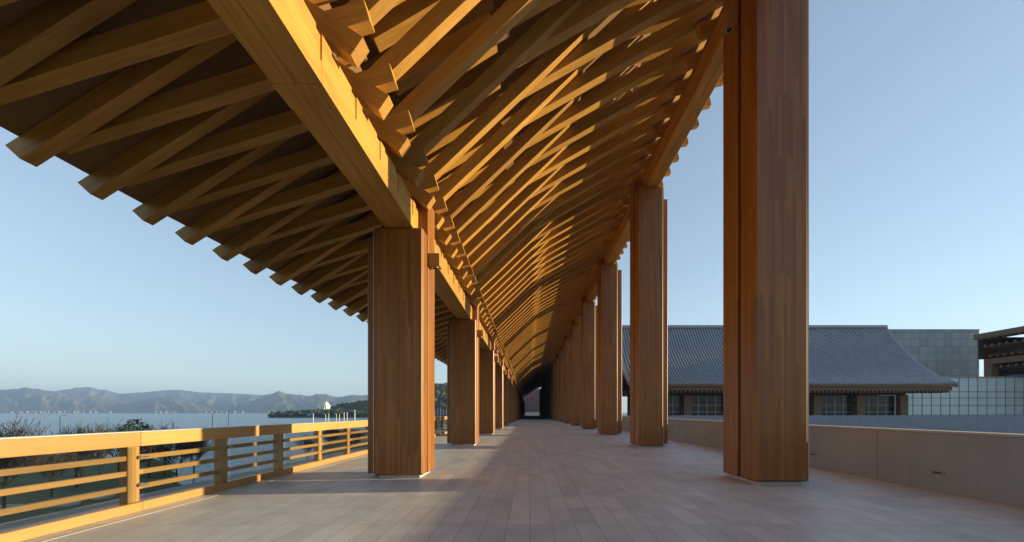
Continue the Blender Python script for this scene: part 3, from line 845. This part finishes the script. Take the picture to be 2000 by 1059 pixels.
# ================================================================== BUILDINGS ON THE RIGHT
M['tile'] = plain('grey_roof_tile', (0.30, 0.31, 0.34), 0.42, 0.0, 0.15, 1.6)
M['pan'] = plain('dark_pan_tile', (0.07, 0.075, 0.09), 0.6, 0.0, 0.15, 1.6)
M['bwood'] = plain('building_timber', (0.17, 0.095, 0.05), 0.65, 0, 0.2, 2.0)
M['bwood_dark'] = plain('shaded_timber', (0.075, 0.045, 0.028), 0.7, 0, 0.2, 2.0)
M['pane'] = plain('window_glass', (0.02, 0.03, 0.04), 0.06, 0.0, 0.1, 0.3, spec=0.25)
M['mull'] = plain('window_frame_metal', (0.30, 0.30, 0.31), 0.4, 0.5, 0.05)
hall = empty('tiled_hall', (40, 62, -1.2)); tag(hall, 'long hall with a sweeping grey tiled roof and timber columns across the courtyard', 'building')
HO = Vector(hall.location)
X0, X1, YE, YR, ZE, ZR = 15.0, 63.3, 60.0, 72.0, 5.75, 16.6
def roof_pt(t_):
    """concave section from eave (0) to ridge (1)"""
    y = YE + (YR - YE) * t_
    z = ZE + (ZR - ZE) * (0.38 * t_ + 0.62 * t_ ** 2.1)
    return y, z
def roof_mesh(flip=False):
    bm = NB(); n = int((X1 - X0) / 0.47); st = (X1 - X0) / n; prof = []
    for i in range(n):
        for u_, hz in ((0.0, 0.0), (0.42, 0.0), (0.52, 0.12), (0.72, 0.20), (0.92, 0.12)):
            prof.append((X0 + (i + u_) * st, hz))
    prof.append((X1, 0.0)); rows = []
    for j in range(23):
        y, z = roof_pt(j / 22); t_ = j / 22
        if flip: y = 2 * YR - y
        lift = 0.0
        row = []
        for x, hz in prof:
            edge = max(0, (x - (X1 - 6)) / 6) ** 2 * 0.15 * (1 - t_)
            row.append(bm.verts.new((x - HO.x, y - HO.y, z + hz + edge - HO.z)))
        rows.append(row)
    for a, b_ in zip(rows, rows[1:]):
        for i in range(len(prof) - 1):
            f = bm.faces.new((a[i], a[i + 1], b_[i + 1], b_[i])); f.material_index = 1 if i % 5 == 0 else 0
    r = bmesh.ops.extrude_face_region(bm, geom=bm.faces[:])
    for g_ in r['geom']:
        if isinstance(g_, bmesh.types.BMVert): g_.co.z -= 0.35
    bmesh.ops.recalc_face_normals(bm, faces=bm.faces[:])
    return bm
for fl_ in (False, True):
    o = obj('roof_slope', roof_mesh(fl_), M['tile'], hall); o.data.materials.append(M['pan'])
def hb(name, x0, x1, y0, y1, z0, z1, mat, parent=hall, org=HO, bev=0):
    bm = NB(); box(bm, x0 - org.x, x1 - org.x, y0 - org.y, y1 - org.y, z0 - org.z, z1 - org.z, bev)
    return obj(name, bm, mat, parent)
hb('ridge_cap', X0 - 0.1, X1 + 0.1, YR - 0.35, YR + 0.35, ZR - 0.1, ZR + 0.35, M['tile'])
hb('gutter_board', X0, X1, YE - 0.25, YE + 0.02, ZE - 0.42, ZE - 0.05, M['bwood'])
hb('fascia', X0 + 0.4, X1 - 0.6, YE + 0.05, YE + 0.5, ZE - 1.0, ZE - 0.43, M['bwood'])
# verge boards along both gables
for xv in (X0 - 0.12, X1 + 0.0):
    bm = NB(); prev = None
    for j in range(23):
        y, z = roof_pt(j / 22)
        a = [bm.verts.new((xv + dx_ - HO.x, y - HO.y, z + dz_ - HO.z)) for dx_, dz_ in ((0, -0.55), (0.2, -0.55), (0.2, 0.22), (0, 0.22))]
        if prev:
            for i in range(4): bm.faces.new((prev[i], prev[(i + 1) % 4], a[(i + 1) % 4], a[i]))
        prev = a
    bmesh.ops.recalc_face_normals(bm, faces=bm.faces[:]); obj('verge_board', bm, M['tile'], hall)
tail = None
x = X0 + 0.7
bmT = NB(); box(bmT, -0.16, 0.16, 0, 2.6, 0, 0.30, 0.02); tme = bpy.data.meshes.new('rafter_tail'); bmT.to_mesh(tme); bmT.free(); tme.materials.append(M['bwood'])
while x < X1 - 0.6:
    o = bpy.data.objects.new('rafter_tail', tme); COL.objects.link(o); o.parent = hall; o.location = (x - HO.x, YE + 0.15 - HO.y, ZE - 1.32 - HO.z); x += 0.62
YW = 63.0
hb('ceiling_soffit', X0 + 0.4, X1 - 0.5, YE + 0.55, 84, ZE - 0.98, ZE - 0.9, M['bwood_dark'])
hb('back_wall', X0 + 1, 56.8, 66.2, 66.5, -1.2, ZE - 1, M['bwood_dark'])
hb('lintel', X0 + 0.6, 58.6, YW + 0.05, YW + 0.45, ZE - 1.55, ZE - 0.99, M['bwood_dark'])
cxs = [(1762 - 84 * n - 1035) / F * YW for n in range(7)]
for cx in cxs: hb('hall_column', cx - 0.62, cx + 0.62, YW - 0.4, YW + 0.5, -1.2, ZE - 1.56, M['bwood'], bev=0.03)
for a in range(6):
    xr, xl = cxs[a] - 0.64, cxs[a + 1] + 0.64
    e = empty('window', ((xl + xr) / 2 - HO.x, YW + 0.6 - HO.y, 0)); e.parent = hall
    w_ = xr - xl
    bm = NB(); box(bm, -w_ / 2, w_ / 2, 0.05, 0.08, 0, ZE - 0.4); obj('pane', bm, M['pane'], e)
    bm = NB()
    for i in range(5): xx = -w_ / 2 + w_ * i / 4; box(bm, xx - 0.04, xx + 0.04, 0, 0.049, 0, ZE - 0.4)
    for zz in (1.3, 2.7, 3.8): box(bm, -w_ / 2, w_ / 2, -0.01, 0.045, zz, zz + 0.07)
    obj('glazing_bars', bm, M['mull'], e)

# pale low wall across the courtyard
M['bluewall'] = plain('courtyard_wall_stone', (0.17, 0.21, 0.265), 0.6, 0, 0.08, 0.8)
cw = empty('courtyard_wall', (40, 46, -1.2)); tag(cw, 'smooth blue grey stone wall across the courtyard in front of the tiled hall', 'wall')
bm = NB()
for i in range(36): box(bm, -31 + i * 2.2, -31 + (i + 1) * 2.2 - 0.012, 0, 0.35, 0, 2.35, 0.004)
obj('wall_panels', bm, M['bluewall'], cw)

# stone clad block
def cladding(name, c1, c2, bw, bh, mort, ms=0.02):
    m, t, b = new_mat(name)
    tc = N(t, 'ShaderNodeTexCoord'); sp = N(t, 'ShaderNodeSeparateXYZ'); t.links.new(tc.outputs['Object'], sp.inputs[0])
    cv = N(t, 'ShaderNodeCombineXYZ'); t.links.new(math_n(t, 'ADD', sp.outputs[0], sp.outputs[1]), cv.inputs[0]); t.links.new(sp.outputs[2], cv.inputs[1])
    br = N(t, 'ShaderNodeTexBrick', offset=0.0); t.links.new(cv.outputs[0], br.inputs['Vector'])
    br.inputs['Scale'].default_value = 1.0; br.inputs['Brick Width'].default_value = bw; br.inputs['Row Height'].default_value = bh
    br.inputs['Mortar Size'].default_value = ms
    br.inputs['Color1'].default_value = (*c1, 1); br.inputs['Color2'].default_value = (*c2, 1); br.inputs['Mortar'].default_value = (*mort, 1)
    n = N(t, 'ShaderNodeTexNoise', i_Scale=0.8, i_Detail=6.0); t.links.new(tc.outputs['Object'], n.inputs['Vector'])
    c = mix(t, math_n(t, 'MULTIPLY', n.outputs[0], 0.35), br.outputs['Color'], tuple(a * 0.7 for a in c1))
    t.links.new(c, b.inputs['Base Color']); b.inputs['Roughness'].default_value = 0.7
    return m
M['clad'] = cladding('grey_stone_cladding', (0.25, 0.29, 0.31), (0.36, 0.40, 0.41), 1.7, 1.5, (0.14, 0.16, 0.17), 0.035)
sb = empty('stone_block', (80, 92, -1.2)); tag(sb, 'plain grey stone clad building block rising behind the right end of the tiled roof', 'building')
bm = NB(); box(bm, -24, 14.4, -7, 14, 0, 20.0); obj('wall', bm, M['clad'], sb)
bm = NB(); box(bm, -24.1, 14.5, -7.1, 14.1, 20.003, 20.15); obj('coping', bm, M['tile'], sb)

# glazed screen
M['screen'] = plain('sky_pale_glass', (0.80, 0.90, 0.88), 0.3, 0.0, 0.05, 0.15, spec=0.6)  # pale base colour stands in for bright sky reflected by the glass
gs = empty('glass_screen_building', (90, 72, -1.2)); tag(gs, 'low building faced with pale green glass panels right of the tiled hall', 'building')
bm = NB(); box(bm, -32, 40, 0, 8, 0, 8.9); obj('wall', bm, M['conc'], gs)
bm = NB(); box(bm, -33, 41, -0.3, 8.2, 8.903, 9.05); obj('roof', bm, M['trim'], gs)
bmP = NB(); box(bmP, -0.80, 0.80, -0.13, -0.05, 0, 8.88); pme2 = bpy.data.meshes.new('glass_panel'); bmP.to_mesh(pme2); bmP.free(); pme2.materials.append(M['screen'])
bmF = NB()
box(bmF, -0.84, -0.78, -0.22, -0.135, 0, 8.9)
for zz in (2.2, 3.9, 5.2, 6.3): box(bmF, -0.775, 0.82, -0.19, -0.133, zz, zz + 0.09)
fme = bpy.data.meshes.new('panel_frame'); bmF.to_mesh(fme); bmF.free(); fme.materials.append(M['mull'])
for i in range(36):
    o = bpy.data.objects.new('glass_panel', pme2); COL.objects.link(o); o.parent = gs; o.location = (-31 + i * 1.64, 0, 0)
    q = bpy.data.objects.new('panel_frame', fme); COL.objects.link(q); q.parent = o

# timber hall at the far right
th = empty('timber_hall', (84.9, 76, -1.2)); tag(th, 'dark timber hall with big overhanging rafters at the right edge', 'building')
bm = NB(); prism(bm, [(-1.2, 16.6), (18, 19.5), (18, 20.1), (-1.2, 17.2)], -26, 0); obj('roof', bm, M['bwood_dark'], th)
bm = NB(); box(bm, -1.45, -1.2, -26.1, 0.1, 16.3, 17.3, 0.02); obj('fascia', bm, M['bwood'], th)
bm = NB(); box(bm, 9.0, 9.4, -25, -0.4, 0, 18.0); box(bm, 1.0, 8.99, -0.7, -0.4, 0, 16.7); obj('back_wall', bm, M['dark'], th)
bm = NB(); box(bm, 0.1, 0.8, -25.5, -0.2, 11.6, 12.6, 0.03); obj('eave_beam', bm, M['bwood'], th)
bm = NB(); box(bm, 0.1, 1.5, -1.5, -0.2, 0, 11.59, 0.05); hc_ = obj('hall_column', bm, M['bwood'], th)
bm = NB(); box(bm, -0.9, 9.0, -0.35, -0.1, 12.61, 16.55); obj('gable_panel', bm, M['bwood_dark'], th)
c = hc_.copy(); COL.objects.link(c); c.location.y = -12; c.location.x = 2.5
bmK = NB(); box(bmK, 0, 9.5, -0.16, 0.16, -0.5, 0, 0.03); kme = bpy.data.meshes.new('rafter'); bmK.to_mesh(kme); bmK.free(); kme.materials.append(M['bwood'])
for i in range(22):
    for (x_, z_, an, off) in ((-1.1, 16.45, -9, 0.0), (-0.9, 15.2, 14, 0.4), (0.2, 13.3, -22, 0.1), (0.6, 11.3, 10, 0.5)):
        o = bpy.data.objects.new('rafter', kme); COL.objects.link(o); o.parent = th
        o.location = (x_, -0.9 - i * 1.15 - off, z_); o.rotation_euler = (0, R(an), 0)
# small blue dome tent
bd = empty('blue_dome', (112.5, 70.5, 7.6)); tag(bd, 'small shiny blue dome on top of the glass faced building at the right edge', 'dome')
bm = NB(); bmesh.ops.create_uvsphere(bm, u_segments=20, v_segments=10, radius=2.8, matrix=Matrix.Scale(0.35, 4, (0, 0, 1))); M['bluedome'] = plain('blue_metal', (0.12, 0.18, 0.4), 0.25, 0.5); obj('shell', bm, M['bluedome'], bd, smooth=True)
bm = NB(); tube(bm, (0, 0, -0.5), (0, 0, 0.05), 2.6, 2.6, 20); obj('rim', bm, M['mull'], bd)
bd.location = (91.0, 75.5, 8.2)

# red screened building closing the far end
M['red'] = plain('red_screen', (0.28, 0.05, 0.035), 0.6, 0, 0.1)
eb = empty('red_screen_building', (0, 232, -0.5)); tag(eb, 'distant building with red vertical fins closing the far end of the gallery', 'building')
bm = NB(); box(bm, -14, 24, 1, 12, 0, 16); M['endwall'] = plain('pale_blue_wall', (0.42, 0.52, 0.62), 0.6, 0, 0.05); obj('wall', bm, M['endwall'], eb)
for i in range(30):
    bm = NB(); box(bm, -13.6 + i * 1.0, -13.2 + i * 1.0, 0, 0.8, 2.2, 15.5); obj('fin', bm, M['red'], eb)
bm = NB(); box(bm, -14, 24, 0, 0.9, 0, 2.0); obj('base', bm, M['trim'], eb)

# ------------------------------------------------------------------ haze
m = bpy.data.materials.new('air_haze'); m.use_nodes = True; t = m.node_tree
t.nodes.remove(t.nodes['Principled BSDF'])
pv = N(t, 'ShaderNodeVolumePrincipled'); pv.inputs['Color'].default_value = (0.38, 0.58, 1.0, 1); pv.inputs['Density'].default_value = 1.5e-4
pv.inputs['Anisotropy'].default_value = 0.1
t.links.new(pv.outputs[0], t.nodes['Material Output'].inputs['Volume'])
bm = NB(); box(bm, -9600, 9600, -3200, 9600, -10.5, 420)
tag(obj('haze', bm, m), kind='stuff')
